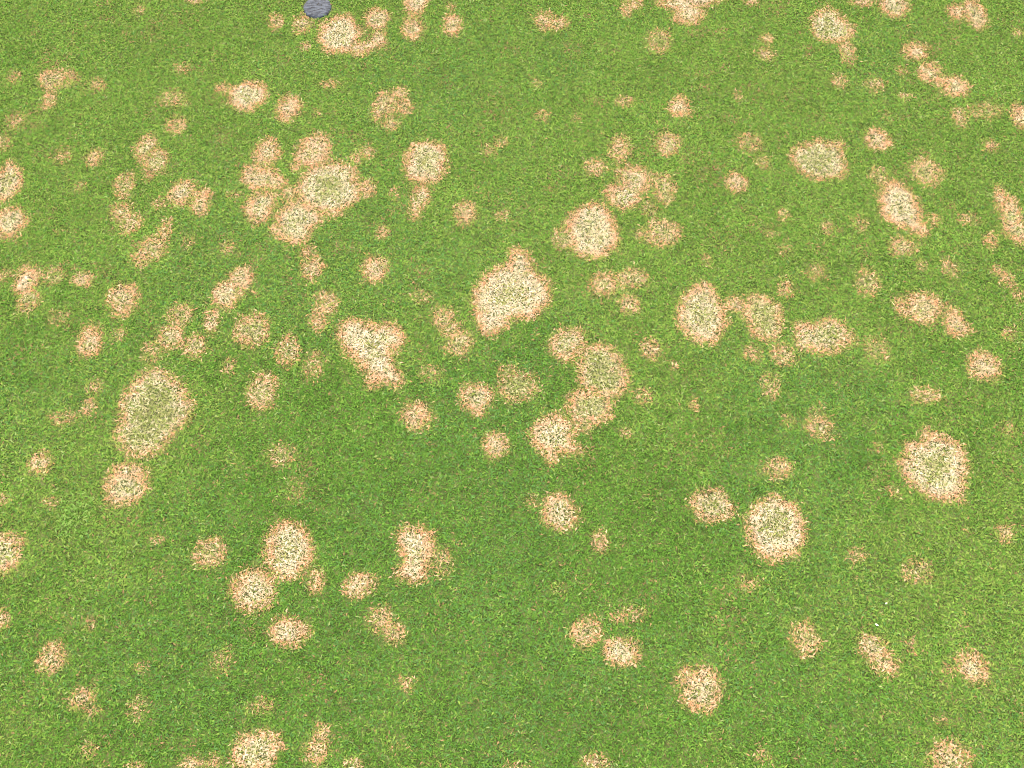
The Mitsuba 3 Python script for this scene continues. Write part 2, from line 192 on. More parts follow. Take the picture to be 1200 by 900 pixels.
    ([(-0.4489, 0.7326, 0.0256, 0.0312)], 0.736, 0.69, 0.4, 'speckled tan patch halfway between the large greenish oval and the heart-shaped patch'),
    ([(-0.8134, 0.5946, 0.0165, 0.0190)], 0.69, 0.63, 0, 'small tan dead patch near the left edge, below the large greenish oval'),
    ([(-0.6617, 0.5527, 0.0340, 0.0313), (-0.6617, 0.5790, 0.0271, 0.0121)], 0.95, 1, 0.24, 'orange rimmed cream patch directly under the large greenish oval'),
    ([(-0.4014, 0.6088, 0.0207, 0.0176)], 0.506, 0.47, 0.32, 'faint olive brown spot alone in the green left of middle'),
    ([(-0.3703, 0.5450, 0.0161, 0.0169)], 0.205, 0.1, 0, None),
    ([(-0.8653, 0.5282, 0.0093, 0.0084)], 0.492, 0.2, 0, None),
    ([(-0.7828, 0.5222, 0.0120, 0.0097)], 0.369, 0.1, 0, None),
    ([(-0.2607, 0.9855, 0.0204, 0.0275)], 0.9, 0.8, 0, 'oval tan dead patch above the heart-shaped cream patch'),
    ([(-0.1677, 0.9241, 0.0162, 0.0118)], 0.41, 0.2, 0, None),
    ([(-0.3184, 0.8465), (-0.3121, 0.8678), (-0.2954, 0.8768), (-0.2761, 0.8714), (-0.2620, 0.8732), (-0.2472, 0.8625), (-0.2365, 0.8696), (-0.2174, 0.8643), (-0.1991, 0.8447), (-0.1954, 0.8323), (-0.2026, 0.8183), (-0.2146, 0.8096), (-0.2182, 0.7888), (-0.2144, 0.7750), (-0.1999, 0.7631), (-0.1961, 0.7478), (-0.2081, 0.7410), (-0.2192, 0.7495), (-0.2332, 0.7529), (-0.2417, 0.7410), (-0.2554, 0.7393), (-0.2605, 0.7478), (-0.2583, 0.7614), (-0.2713, 0.7733), (-0.2833, 0.7905), (-0.2964, 0.8009), (-0.3083, 0.8148)], 1, 1, 0.24, 'heart-shaped cream dead patch with orange rim, left of the biggest one'),
    ([(-0.1265, 0.8804, 0.0176, 0.0218)], 0.69, 0.74, 0.24, 'upper end of the faded streak left of the biggest patch'),
    ([(-0.0968, 0.8271, 0.0218, 0.0278), (-0.1131, 0.8536, 0.0132, 0.0149)], 0.736, 0.85, 0.32, 'lower end of the faded streak left of the biggest patch'),
    ([(-0.0734, 0.9222), (-0.0674, 0.9444), (-0.0532, 0.9649), (-0.0372, 0.9818), (-0.0211, 0.9931), (-0.0065, 0.9969), (-0.0049, 1.0217), (0.0082, 1.0314), (0.0278, 1.0275), (0.0342, 1.0064), (0.0372, 0.9836), (0.0516, 0.9667), (0.0660, 0.9574), (0.0688, 0.9314), (0.0668, 0.9076), (0.0540, 0.8967), (0.0443, 0.8822), (0.0237, 0.8750), (0.0000, 0.8786), (-0.0126, 0.8607), (-0.0267, 0.8482), (-0.0470, 0.8429), (-0.0566, 0.8553), (-0.0632, 0.8768), (-0.0699, 0.8985)], 1, 1, 0.32, 'biggest cream dead patch with dark specks and orange rim, at the centre'),
    ([(0.1720, 0.9537, 0.0209, 0.0225)], 0.782, 0.63, 0.32, 'orange rimmed round patch right of the biggest cream patch'),
    ([(0.2304, 0.9630, 0.0225, 0.0174)], 0.736, 0.69, 0.24, 'oval tan patch second right of the biggest cream patch'),
    ([(0.2195, 0.9076, 0.0192, 0.0187)], 0.69, 0.47, 0.24, 'faded orange brown patch right of the biggest one, lowest of three'),
    ([(0.0640, 0.8236), (0.0800, 0.8447), (0.0991, 0.8571), (0.1194, 0.8536), (0.1300, 0.8394), (0.1278, 0.8183), (0.1150, 0.8061), (0.1052, 0.7888), (0.0929, 0.7905), (0.0777, 0.8044)], 0.9, 0.96, 0.32, 'speckled cream patch at the top of the crescent below the biggest patch'),
    ([(0.1322, 0.8113), (0.1465, 0.8201), (0.1607, 0.8236), (0.1776, 0.8166), (0.1924, 0.8009), (0.2007, 0.7802), (0.2074, 0.7597), (0.2068, 0.7461), (0.1953, 0.7293), (0.1796, 0.7209), (0.1600, 0.7242), (0.1435, 0.7326), (0.1284, 0.7360), (0.1212, 0.7546), (0.1220, 0.7802), (0.1287, 0.7974)], 0.95, 1, 0.72, 'ring-shaped orange rimmed patch, upper of two right of middle'),
    ([(0.1037, 0.7259), (0.1146, 0.7343), (0.1298, 0.7343), (0.1373, 0.7293), (0.1526, 0.7293), (0.1704, 0.7192), (0.1773, 0.7010), (0.1720, 0.6845), (0.1595, 0.6714), (0.1412, 0.6649), (0.1319, 0.6568), (0.1170, 0.6600), (0.1085, 0.6796), (0.0999, 0.6960)], 0.95, 0.96, 0.64, 'ring-shaped orange rimmed patch, lower of two right of middle'),
    ([(0.0329, 0.6503), (0.0451, 0.6681), (0.0618, 0.6828), (0.0785, 0.6878), (0.0935, 0.6812), (0.1022, 0.6681), (0.1077, 0.6471), (0.1058, 0.6342), (0.1191, 0.6279), (0.1231, 0.6151), (0.1097, 0.6104), (0.0964, 0.6135), (0.0815, 0.6104), (0.0738, 0.5962), (0.0650, 0.5946), (0.0563, 0.6104), (0.0416, 0.6215)], 1, 1, 0.32, 'round cream patch at the bottom end of the crescent right of middle'),
    ([(-0.0624, 0.7176, 0.0266, 0.0291)], 0.95, 0.96, 0.24, 'round cream patch below the biggest one, left of a faded twin'),
    ([(0.0092, 0.7377, 0.0313, 0.0282), (-0.0123, 0.7665, 0.0100, 0.0111)], 0.644, 0.85, 0.72, 'faded greenish twin of the cream patch below the biggest one'),
    ([(-0.1462, 0.7665, 0.0156, 0.0141)], 0.41, 0.2, 0, None),
    ([(-0.1690, 0.6845, 0.0249, 0.0255)], 0.9, 0.74, 0.08, 'round tan patch below right of the heart-shaped patch'),
    ([(-0.0283, 0.6279, 0.0202, 0.0232)], 0.9, 0.63, 0, "small orange tan patch left of the crescent's bottom end"),
    ([(0.2521, 0.8131, 0.0145, 0.0178)], 0.736, 0.47, 0, 'small orange spot right above the upper ring-shaped patch'),
    ([(0.2329, 0.7209, 0.0140, 0.0154)], 0.41, 0.2, 0, None),
    ([(0.1991, 0.6519, 0.0096, 0.0104)], 0.41, 0.2, 0, None),
    ([(0.2934, 0.7802, 0.0071, 0.0079)], 0.369, 0.2, 0, None),
    ([(0.0794, 0.5071, 0.0280, 0.0291)], 0.95, 0.85, 0.16, 'round cream tan patch alone below the crescent, right of middle'),
    ([(0.0319, 0.5267, 0.0120, 0.0098)], 0.328, 0.2, 0, None),
    ([(0.0768, 0.3764, 0.0116, 0.0090)], 0.246, 0.2, 0, None),
    ([(0.3052, 0.8822), (0.3104, 0.9094), (0.3246, 0.9296), (0.3406, 0.9499), (0.3603, 0.9555), (0.3751, 0.9407), (0.3844, 0.9186), (0.3936, 0.8967), (0.4011, 0.8750), (0.3885, 0.8589), (0.3804, 0.8376), (0.3671, 0.8288), (0.3468, 0.8288), (0.3317, 0.8359), (0.3174, 0.8536), (0.3070, 0.8625)], 0.95, 1, 0.48, 'tall straw patch, leftmost of the row at right of middle'),
    ([(0.4156, 0.9112, 0.0148, 0.0153)], 0.782, 0.74, 0.08, 'small cream spot between the tall straw patch and the orange rimmed one'),
    ([(0.4313, 0.9094), (0.4507, 0.9277), (0.4669, 0.9296), (0.4819, 0.9204), (0.4964, 0.9076), (0.5016, 0.8840), (0.4939, 0.8589), (0.4807, 0.8394), (0.4619, 0.8394), (0.4455, 0.8465), (0.4365, 0.8661), (0.4288, 0.8840)], 0.95, 0.91, 0.64, 'orange rimmed patch with green middle, second large one of the right row'),
    ([(0.5222, 0.8714), (0.5447, 0.8750), (0.5648, 0.8714), (0.5926, 0.8786), (0.6116, 0.8678), (0.6216, 0.8500), (0.6274, 0.8359), (0.6116, 0.8236), (0.5927, 0.8113), (0.5756, 0.8113), (0.5596, 0.8078), (0.5449, 0.8148), (0.5267, 0.8183), (0.5175, 0.8323), (0.5243, 0.8500)], 0.782, 0.96, 0.48, 'wide straw patch at the right end of the right row'),
    ([(0.4383, 0.8078, 0.0130, 0.0146)], 0.598, 0.3, 0, 'small brown dead spot below the orange rimmed patch of the right row'),
    ([(0.4941, 0.8061, 0.0173, 0.0178)], 0.736, 0.47, 0.08, 'round tan dead spot left below the wide straw patch of the right row'),
    ([(0.4635, 0.7410, 0.0155, 0.0233)], 0.41, 0.2, 0.16, None),
    ([(0.5152, 0.9462, 0.0119, 0.0190)], 0.552, 0.3, 0, 'small upright tan smear above the right row'),
    ([(0.5777, 0.9818, 0.0179, 0.0156)], 0.41, 0.2, 0, None),
    ([(0.6691, 0.9555, 0.0194, 0.0260)], 0.506, 0.52, 0.48, 'faint greenish straw patch left of the salmon coloured patch'),
    ([(0.7658, 0.9021, 0.0324, 0.0318), (0.7217, 0.9039, 0.0093, 0.0106)], 0.95, 0.74, 0.4, 'salmon coloured round patch at the right with a grey green middle'),
    ([(0.8197, 0.8678, 0.0214, 0.0278)], 0.9, 0.69, 0.16, 'smaller salmon patch next to the salmon coloured round one'),
    ([(0.9129, 0.8465, 0.0115, 0.0114)], 0.451, 0.2, 0, None),
    ([(0.8505, 0.7785, 0.0270, 0.0283)], 0.95, 0.74, 0.08, 'reddish tan round patch by the right edge, lowest of three in a slanting line'),
    ([(0.8283, 0.9893, 0.0121, 0.0176)], 0.644, 0.41, 0, 'small tan dead spot above the salmon coloured patches'),
    ([(0.9313, 0.9630, 0.0120, 0.0157), (0.9179, 0.9836, 0.0075, 0.0088), (0.9430, 0.9277, 0.0074, 0.0086)], 0.644, 0.47, 0, 'small slanting orange smear by the right edge, above the reddish round patch'),
    ([(0.6669, 0.8183, 0.0201, 0.0225)], 0.369, 0.35, 0.48, None),
    ([(0.7372, 0.7226, 0.0212, 0.0124)], 0.69, 0.47, 0, 'flat orange smear left below the reddish round patch at right'),
    ([(0.3231, 0.7059, 0.0085, 0.0092)], 0.69, 0.08, 0, 'tiny orange dead spot below the tall straw patch'),
    ([(0.5400, 0.6600, 0.0237, 0.0241)], 0.69, 0.8, 0.32, 'pale roundish patch left of the broad straw patch at right'),
    ([(0.5418, 0.6960, 0.0084, 0.0076)], 0.328, 0.1, 0, None),
    ([(0.4893, 0.6747, 0.0125, 0.0105)], 0.287, 0.1, 0, None),
    ([(0.4565, 0.5852, 0.0233, 0.0189)], 0.736, 0.63, 0.16, 'pale slanting patch above the tall oval patch at lower right'),
    ([(0.7222, 0.6552), (0.7474, 0.6455), (0.7748, 0.6326), (0.7869, 0.6104), (0.7867, 0.5868), (0.7727, 0.5527), (0.7625, 0.5298), (0.7326, 0.5252), (0.7122, 0.5328), (0.6966, 0.5435), (0.6759, 0.5588), (0.6688, 0.5774), (0.6677, 0.5978), (0.6824, 0.6056), (0.6891, 0.6279), (0.7155, 0.6342)], 0.95, 1, 0.56, 'broad straw patch with greenish middle at right, largest on that side'),
    ([(0.3388, 0.5176, 0.0350, 0.0281)], 0.782, 0.85, 0.24, 'pale wide patch left of the tall oval patch at lower right'),
    ([(0.3992, 0.4996), (0.4114, 0.5191), (0.4281, 0.5267), (0.4477, 0.5328), (0.4642, 0.5252), (0.4796, 0.5207), (0.4872, 0.4996), (0.4898, 0.4743), (0.4836, 0.4479), (0.4676, 0.4334), (0.4455, 0.4262), (0.4309, 0.4219), (0.4149, 0.4305), (0.4025, 0.4479), (0.3948, 0.4699)], 1, 1, 0.4, 'tall oval cream patch with green specks at lower right'),
    ([(0.8701, 0.6600, 0.0138, 0.0134)], 0.328, 0.1, 0, None),
    ([(0.6363, 0.6231, 0.0096, 0.0103)], 0.328, 0.1, 0, None),
    ([(0.6527, 0.5419, 0.0094, 0.0098)], 0.369, 0.1, 0, None),
    ([(0.3711, 1.0083, 0.0105, 0.0123)], 0.328, 0.2, 0, None),
    ([(0.7787, 0.9931, 0.0090, 0.0105)], 0.369, 0.1, 0, None),
    ([(-0.8417, 0.4334, 0.0247, 0.0337), (-0.8226, 0.4567, 0.0069, 0.0057)], 0.95, 1, 0.32, 'cream patch cut by the left edge, two thirds of the way down'),
    ([(-0.8239, 0.3265, 0.0115, 0.0140)], 0.736, 0.52, 0, 'small tan spot cut by the left edge, below the cream one'),
    ([(-0.5022, 0.4377, 0.0237, 0.0202)], 0.736, 0.52, 0.16, 'brownish round patch left of the upright cream patch at lower left'),
    ([(-0.4101, 0.4392), (-0.4069, 0.4625), (-0.3989, 0.4817), (-0.3812, 0.4921), (-0.3621, 0.4877), (-0.3437, 0.4743), (-0.3328, 0.4479), (-0.3310, 0.4262), (-0.3434, 0.4075), (-0.3579, 0.3961), (-0.3786, 0.3933), (-0.3963, 0.4018), (-0.4038, 0.4190)], 1, 1, 0.24, 'upright cream patch with orange rim, topmost of three at lower left'),
    ([(-0.3208, 0.3891, 0.0143, 0.0197)], 0.69, 0.52, 0.16, 'faded tan spot at the lower right of the topmost of three cream patches'),
    ([(-0.4229, 0.3750, 0.0325, 0.0327)], 1, 1, 0.16, 'round cream patch with orange rim, middle of three at lower left'),
    ([(-0.3592, 0.3074, 0.0319, 0.0223)], 0.95, 0.96, 0.08, 'wide cream patch, lowest of three at lower left'),
    ([(-0.7277, 0.2646, 0.0202, 0.0197)], 0.782, 0.69, 0, 'round tan patch near the left edge toward the bottom'),
    ([(-0.6693, 0.2048, 0.0174, 0.0143)], 0.736, 0.69, 0.08, 'smaller tan patch below right of the round tan one near the lower left edge'),
    ([(-0.6472, 0.1857, 0.0085, 0.0070)], 0.41, 0, 0, None),
    ([(-0.5921, 0.4596, 0.0131, 0.0081)], 0.369, 0.2, 0, None),
    ([(-0.6780, 0.3197, 0.0076, 0.0075)], 0.369, 0.1, 0, None),
    ([(-0.5865, 0.2541, 0.0099, 0.0073)], 0.287, 0.1, 0, None),
    ([(-0.4607, 0.2646, 0.0162, 0.0183)], 0.328, 0.15, 0, None),
    ([(-0.5815, 0.1895, 0.0122, 0.0152)], 0.369, 0.1, 0, None),
    ([(-0.3919, 0.1920, 0.0183, 0.0105)], 0.41, 0.2, 0.16, None),
    ([(-0.3940, 0.1271, 0.0342, 0.0297)], 1, 1, 0.32, 'bright cream patch cut by the bottom edge, at lower left'),
    ([(-0.4864, 0.1063, 0.0181, 0.0090), (-0.4533, 0.1112, 0.0097, 0.0079)], 0.782, 0.63, 0, 'low tan strip cut by the bottom edge, left of the bright cream one'),
    ([(-0.3001, 0.1271, 0.0170, 0.0182), (-0.2930, 0.1518, 0.0073, 0.0081)], 0.736, 0.69, 0.16, 'tan patch near the bottom edge, right of the bright cream one'),
    ([(-0.5694, 0.1063, 0.0143, 0.0067)], 0.492, 0.2, 0, None),
    ([(-0.6489, 0.1295, 0.0096, 0.0090)], 0.287, 0.2, 0, None),
    ([(-0.1902, 0.4699), (-0.1793, 0.4802), (-0.1506, 0.4817), (-0.1345, 0.4714), (-0.1323, 0.4479), (-0.1372, 0.4262), (-0.1408, 0.4075), (-0.1443, 0.3905), (-0.1680, 0.3876), (-0.1866, 0.3961), (-0.1872, 0.4075), (-0.1768, 0.4262), (-0.1874, 0.4406)], 1, 1, 0.08, 'hourglass-shaped bright cream patch at bottom middle left'),
    ([(-0.1146, 0.4262, 0.0132, 0.0161), (-0.1152, 0.4018, 0.0105, 0.0079)], 0.46, 0.19, 0, 'faint orange shade right beside the hourglass-shaped patch'),
    ([(-0.2504, 0.3834, 0.0217, 0.0191)], 0.9, 0.74, 0.08, 'round tan patch left below the hourglass-shaped patch'),
    ([(-0.2136, 0.3279, 0.0167, 0.0178), (-0.1918, 0.3061, 0.0166, 0.0138)], 0.69, 0.41, 0.16, 'brown bean-shaped patch under the round tan patch near the hourglass'),
    ([(-0.1650, 0.2267, 0.0112, 0.0108)], 0.598, 0.24, 0, 'small orange brown spot alone toward the bottom, left of middle'),
    ([(0.1206, 0.3061, 0.0217, 0.0226)], 0.736, 0.52, 0.16, 'brown tan patch left above the white-centred one at bottom middle'),
    ([(0.1740, 0.2752, 0.0277, 0.0207)], 0.95, 1, 0.08, 'white-centred patch with brown rim at bottom middle right'),
    ([(0.1976, 0.3375, 0.0154, 0.0102), (0.1710, 0.3292, 0.0077, 0.0064)], 0.552, 0.3, 0, 'small brown smear above the white-centred patch'),
    ([(0.1454, 0.4552, 0.0119, 0.0163)], 0.69, 0.47, 0, 'small tan spot right of the lone round cream tan patch'),
    ([(0.1259, 0.1088, 0.0193, 0.0102)], 0.782, 0.52, 0, 'tan patch cut by the bottom edge, right of middle'),
    ([(-0.2400, 0.1076, 0.0119, 0.0067)], 0.492, 0.3, 0, None),
    ([(0.0091, 0.1051, 0.0131, 0.0045)], 0.492, 0.2, 0, None),
    ([(-0.1764, 0.1332, 0.0120, 0.0091)], 0.246, 0.1, 0, None),
    ([(0.2943, 0.2176, 0.0311, 0.0300), (0.2767, 0.2318, 0.0117, 0.0151)], 0.9, 0.8, 0.16, 'round straw patch with tan rim toward the bottom, right of middle'),
    ([(0.4687, 0.2953, 0.0191, 0.0250)], 0.69, 0.47, 0.32, 'upright brown patch with reddish lower left, at lower right'),
    ([(0.5720, 0.2832, 0.0190, 0.0174), (0.5896, 0.2567, 0.0176, 0.0172)], 0.782, 0.8, 0.16, 'slanting tan patch at lower right, between the brown and the cream round ones'),
    ([(0.7278, 0.2514, 0.0236, 0.0229)], 0.95, 1, 0.08, 'cream round patch near the lower right corner'),
    ([(0.6920, 0.2475, 0.0087, 0.0084)], 0.492, 0.1, 0, None),
    ([(0.6670, 0.1148, 0.0290, 0.0227)], 0.782, 0.63, 0.08, 'tan patch cut by the bottom edge at lower right'),
    ([(0.5678, 0.4305, 0.0132, 0.0107)], 0.506, 0.24, 0, 'small brown smear right of the tall oval patch'),
    ([(0.6653, 0.4047, 0.0235, 0.0186)], 0.46, 0.52, 0.48, 'faint greyish patch right of the small brown smear at lower right'),
    ([(0.3863, 0.3862, 0.0167, 0.0117)], 0.328, 0.2, 0, None),
    ([(0.8268, 0.4699, 0.0120, 0.0151)], 0.644, 0.47, 0, 'small tan spot by the right edge, two thirds of the way down'),
    ([(0.7593, 0.4758, 0.0053, 0.0054)], 0.492, 0, 0, None),
    ([(0.3816, 0.1209, 0.0120, 0.0079)], 0.328, 0.1, 0, None),
    ([(0.6381, 0.2873, 0.0075, 0.0074)], 0.328, 0.1, 0, None),
    ([(0.6623, 0.1743, 0.0097, 0.0069)], 0.369, 0.1, 0, None),
]

def smooth(a, b, x):
    t = np.clip((x - a) / (b - a), 0, 1)
    return t * t * (3 - 2 * t)

def n2(p, size, seed, octaves=2):
    q = np.concatenate([p / size, np.full((len(p), 1), 0.37)], 1)
    return meshkit.fbm(q, octaves, seed)

def inside(p, q):
    """signed distance of the points p to the outline q, positive inside"""
    best, odd = np.full(len(p), 9.0), np.zeros(len(p), bool)
    for a, b in zip(q, np.roll(q, -1, 0)):
        ab, ap = b - a, p - a
        t = np.clip(ap @ ab / (ab @ ab), 0, 1)
        best = np.minimum(best, np.hypot(*(ap - t[:, None] * ab).T))
        if a[1] != b[1]:
            odd ^= ((a[1] > p[:, 1]) != (b[1] > p[:, 1])) & (p[:, 0] < a[0] + (p[:, 1] - a[1]) * ab[0] / ab[1])
    return np.where(odd, best, -best)

def patch_field(p):
    """per root point: how dead, rim(0)..bleached(1), which patch it stands in (-1 none), how far inside (metres)"""
    n = len(p)
    wob = (n2(p, 0.022, 3) - 0.5) * 2
    fine = (n2(p, 0.007, 5, 1) - 0.5) * 2
    thin = 0.74 + 0.26 * smooth(0.30, 0.62, n2(p, 0.013, 8))          # some places are less dead than others
    best, sick, dead, core, which, green = np.full(n, -1.0), np.zeros(n), np.zeros(n), np.zeros(n), np.full(n, -1), np.zeros(n)
    order = np.argsort(p[:, 1], kind='stable'); ys = p[order, 1]
    for k, (ells, a, c, gr, label) in enumerate(PATCHES):
        poly = len(ells[0]) == 2
        if poly:
            q = np.array(ells)
            (x0, y0), (x1, y1) = q.min(0) - 0.03, q.max(0) + 0.03
            R = math.sqrt(np.prod(np.ptp(q, axis=0))) / 2
        else:
            y0 = min(e[1] - e[3] for e in ells) - 0.03; y1 = max(e[1] + e[3] for e in ells) + 0.03
            x0 = min(e[0] - e[2] for e in ells) - 0.03; x1 = max(e[0] + e[2] for e in ells) + 0.03
            R = max(math.sqrt(e[2] * e[3]) for e in ells)
        i = order[np.searchsorted(ys, y0):np.searchsorted(ys, y1)]
        i = i[(p[i, 0] > x0) & (p[i, 0] < x1)]
        if not len(i):
            continue
        if poly:
            s = inside(p[i], q)
        else:
            s = None
            for ex, ey, rx, ry in ells:
                d = (1 - np.hypot((p[i, 0] - ex) / rx, (p[i, 1] - ey) / ry)) * math.sqrt(rx * ry)
                kk = 0.005
                s = d if s is None else kk * np.logaddexp(s / kk, d / kk)
        s = s + wob[i] * (0.006 if poly else min(0.45 * R, 0.011)) + fine[i] * 0.004
        soft = min(0.011, 0.6 * R)
        d = a * thin[i] * smooth(-soft * 1.1, soft * 0.9, s)
        mid = smooth((0.25 if gr < 0.6 else 0.12) * R, (0.75 if gr < 0.6 else 0.5) * R, s + wob[i] * 0.25 * R)
        d = d * (1 - 0.9 * gr * mid)
        cc = c * smooth(min(0.003, 0.12 * R), min(0.020, 0.80 * R), s + fine[i] * 0.004 + wob[i] * min(0.006, 0.2 * R))
        up = s > best[i]
        j = i[up]
        best[j], core[j], green[j] = s[up], cc[up], gr * mid[up]
        which[j] = np.where(s[up] > 0, k, which[j])
        dead[i] = np.maximum(dead[i], d)
        sick[i] = np.maximum(sick[i], a * smooth(-min(0.013, 0.8 * R), 0.003, s) * (1 - 0.9 * gr * mid))
    return dead, core, which, green, best, sick

def choose(cols, w):
    """one of the colours per blade, by the weights w (n, k)"""
    c = np.cumsum(w, 1); u = rng.random(len(w)) * c[:, -1]
    return np.asarray(cols)[(u[:, None] > c).sum(1)]

GREENS = [(0.082, 0.180, 0.028),   # deep green
          (0.129, 0.247, 0.042),   # mid green
          (0.203, 0.292, 0.062),   # yellow green
          (0.100, 0.210, 0.058),   # blue green bent
          (0.310, 0.200, 0.105),   # a dead blade among the living
          (0.265, 0.325, 0.125)]   # pale stem
RIM = [(0.59, 0.325, 0.180), (0.62, 0.405, 0.260), (0.49, 0.260, 0.130), (0.56, 0.430, 0.255)]
CORE = [(0.60, 0.510, 0.355), (0.64, 0.570, 0.440), (0.55, 0.450, 0.295), (0.51, 0.465, 0.265)]
OLIVE = [(0.270, 0.305, 0.100), (0.200, 0.275, 0.070), (0.340, 0.350, 0.160)]  # fresh shoots in an old patch
GAP_DARK = [(0.045, 0.045, 0.022), (0.055, 0.080, 0.024), (0.080, 0.066, 0.040)]   # dark leaf ends that imitate shaded gaps and soil holes

# broad drifts of turf tone; far end paler, near end deeper to imitate light (x, y, radius, yellower +, deeper -), in metres
TONE_AND_LIGHT_DRIFTS = [
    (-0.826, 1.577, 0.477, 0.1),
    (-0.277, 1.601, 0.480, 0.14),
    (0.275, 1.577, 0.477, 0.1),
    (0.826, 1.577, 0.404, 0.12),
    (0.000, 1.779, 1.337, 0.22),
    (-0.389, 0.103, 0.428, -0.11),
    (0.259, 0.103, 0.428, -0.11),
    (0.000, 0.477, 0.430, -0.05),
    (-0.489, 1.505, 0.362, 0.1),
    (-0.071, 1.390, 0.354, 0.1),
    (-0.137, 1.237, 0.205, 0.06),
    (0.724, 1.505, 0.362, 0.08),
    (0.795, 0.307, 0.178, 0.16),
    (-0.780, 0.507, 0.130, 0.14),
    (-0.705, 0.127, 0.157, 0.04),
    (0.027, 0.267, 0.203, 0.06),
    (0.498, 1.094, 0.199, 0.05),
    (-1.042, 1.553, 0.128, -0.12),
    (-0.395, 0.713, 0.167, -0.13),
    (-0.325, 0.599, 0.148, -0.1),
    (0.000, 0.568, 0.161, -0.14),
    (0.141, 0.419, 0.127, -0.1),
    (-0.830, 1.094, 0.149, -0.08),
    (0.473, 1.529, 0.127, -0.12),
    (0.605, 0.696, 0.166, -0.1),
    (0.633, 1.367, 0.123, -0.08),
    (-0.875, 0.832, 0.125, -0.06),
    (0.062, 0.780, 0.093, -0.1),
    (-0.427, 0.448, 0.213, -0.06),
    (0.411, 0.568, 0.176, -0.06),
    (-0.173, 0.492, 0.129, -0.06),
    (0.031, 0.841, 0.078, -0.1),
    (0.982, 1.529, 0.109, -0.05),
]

def blade_colours(p, dead, core, green, best, sick):
    n = len(p)
    big, small, hue = n2(p, 0.17, 11, 3), n2(p, 0.03, 12), n2(p, 0.25, 13)
    tone = 0.55 * big + 0.45 * small
    for x, y, r, amount in TONE_AND_LIGHT_DRIFTS:
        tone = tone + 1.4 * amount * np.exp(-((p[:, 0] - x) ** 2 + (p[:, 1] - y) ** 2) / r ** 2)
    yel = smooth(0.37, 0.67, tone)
    blue = smooth(0.45, 0.75, hue)
    stain = smooth(0.56, 0.78, n2(p, 0.045, 14)) * (0.6 + 0.5 * smooth(0.3, 1.3, p[:, 1]))
    near = smooth(-0.012, 0.0, best)
    sick = np.clip(sick, 0, 1)
    vigour = 0.86 + 0.28 * n2(p, 0.055, 31)
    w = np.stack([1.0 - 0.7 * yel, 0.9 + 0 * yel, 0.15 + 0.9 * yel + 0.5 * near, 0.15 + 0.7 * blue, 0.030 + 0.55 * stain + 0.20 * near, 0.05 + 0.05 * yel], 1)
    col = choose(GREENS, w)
    rim = choose(RIM, np.tile([1.0, 1.0, 0.5, 0.5], (n, 1)))
    cen = choose(CORE, np.tile([1.0, 0.8, 0.6, 0.3], (n, 1)) + green[:, None] * np.array([0, 0, 0, 1.0]))
    fresh = rng.random(n) < green * 1.6
    col = np.where(fresh[:, None], np.asarray(OLIVE)[rng.integers(0, 3, n)], col)
    is_dead = rng.random(n) < dead
    col = col * vigour[:, None]
    cen = cen + (np.array([0.43, 0.43, 0.20]) - cen) * (0.65 * green)[:, None]
    sick = (0.45 * sick * rng.uniform(0.5, 1.0, n))[:, None]           # living blades yellow and redden around a patch
    col = col * (1 - sick) + np.array([0.44, 0.290, 0.125]) * sick
    col = np.where(is_dead[:, None], rim + (cen - rim) * core[:, None], col)
    return col * (1 + 0.14 * rng.standard_normal((n, 1))).clip(0.6, 1.5), is_dead

def blades(p, col, length, width, a0, a1, segs=2, z0=0.0):
    """bent leaf blades: roots p, each a strip that starts at a point, is widest in the middle and leans over (a0 to a1 from upright)"""
    n = len(p)
    phi = rng.random(n) * 2 * math.pi
    turn = rng.normal(0, 0.5, n)
    root = np.concatenate([p, (relief(p) + z0)[:, None]], 1)
    pts, cur = [root], root
    for k in range(segs):
        t = k / max(segs - 1, 1)
        a, f = a0 + (a1 - a0) * t, phi + turn * t
        cur = cur + (length / segs)[:, None] * np.stack([np.sin(a) * np.cos(f), np.sin(a) * np.sin(f), np.cos(a)], 1)
        cur[:, 2] = np.maximum(cur[:, 2], root[:, 2] + 0.0006)
        pts.append(cur)
    roll = rng.normal(0, 0.45, n)
    vs = [pts[0]]
    for k in range(1, segs):
        f = phi + turn * k / segs
        side = np.stack([-np.sin(f) * np.cos(roll), np.cos(f) * np.cos(roll), np.sin(roll)], 1) * (width * 0.5)[:, None]
        vs += [pts[k] - side, pts[k] + side]
    vs.append(pts[-1])
    m = len(vs)
    fs = [[0, 2, 1]]
    for k in range(1, segs - 1):
        a = 2 * k - 1
        fs += [[a, a + 1, a + 3], [a, a + 3, a + 2]]
    fs.append([m - 3, m - 2, m - 1])
    v = np.stack(vs, 1).reshape(-1, 3)
    f = (np.arange(n)[:, None, None] * m + np.array(fs)[None]).reshape(-1, 3)
    return v, f, np.repeat(col, m, 0)

def join(parts):
    at, v, f, c = 0, [], [], []
    for a, b, d in parts:
        v.append(a); f.append(b + at); c.append(d); at += len(a)
    return np.vstack(v), np.vstack(f), np.vstack(c)

# ---------------------------------------------------------------- sowing
X, Y0, Y1 = 1.2, 0.08, 1.68
CAP = np.array([-0.4251, 1.6532])      # the grey cap's centre
CAP_R = 0.031

def view_half(y):
    return 0.84 + (y - 0.1) * 0.225      # how wide the turf one looks down on is at distance y, plus a margin

def sow(number, aside=0.45):
    p = np.stack([rng.uniform(-X, X, number), rng.uniform(Y0, Y1, number)], 1)
    keep = (np.abs(p[:, 0]) < view_half(p[:, 1])) | (rng.random(number) < aside)
    keep &= np.hypot(*(p - CAP).T) > CAP_R + 0.001
    return p[keep]

def U(a, b, n):
    return rng.uniform(a, b, n)

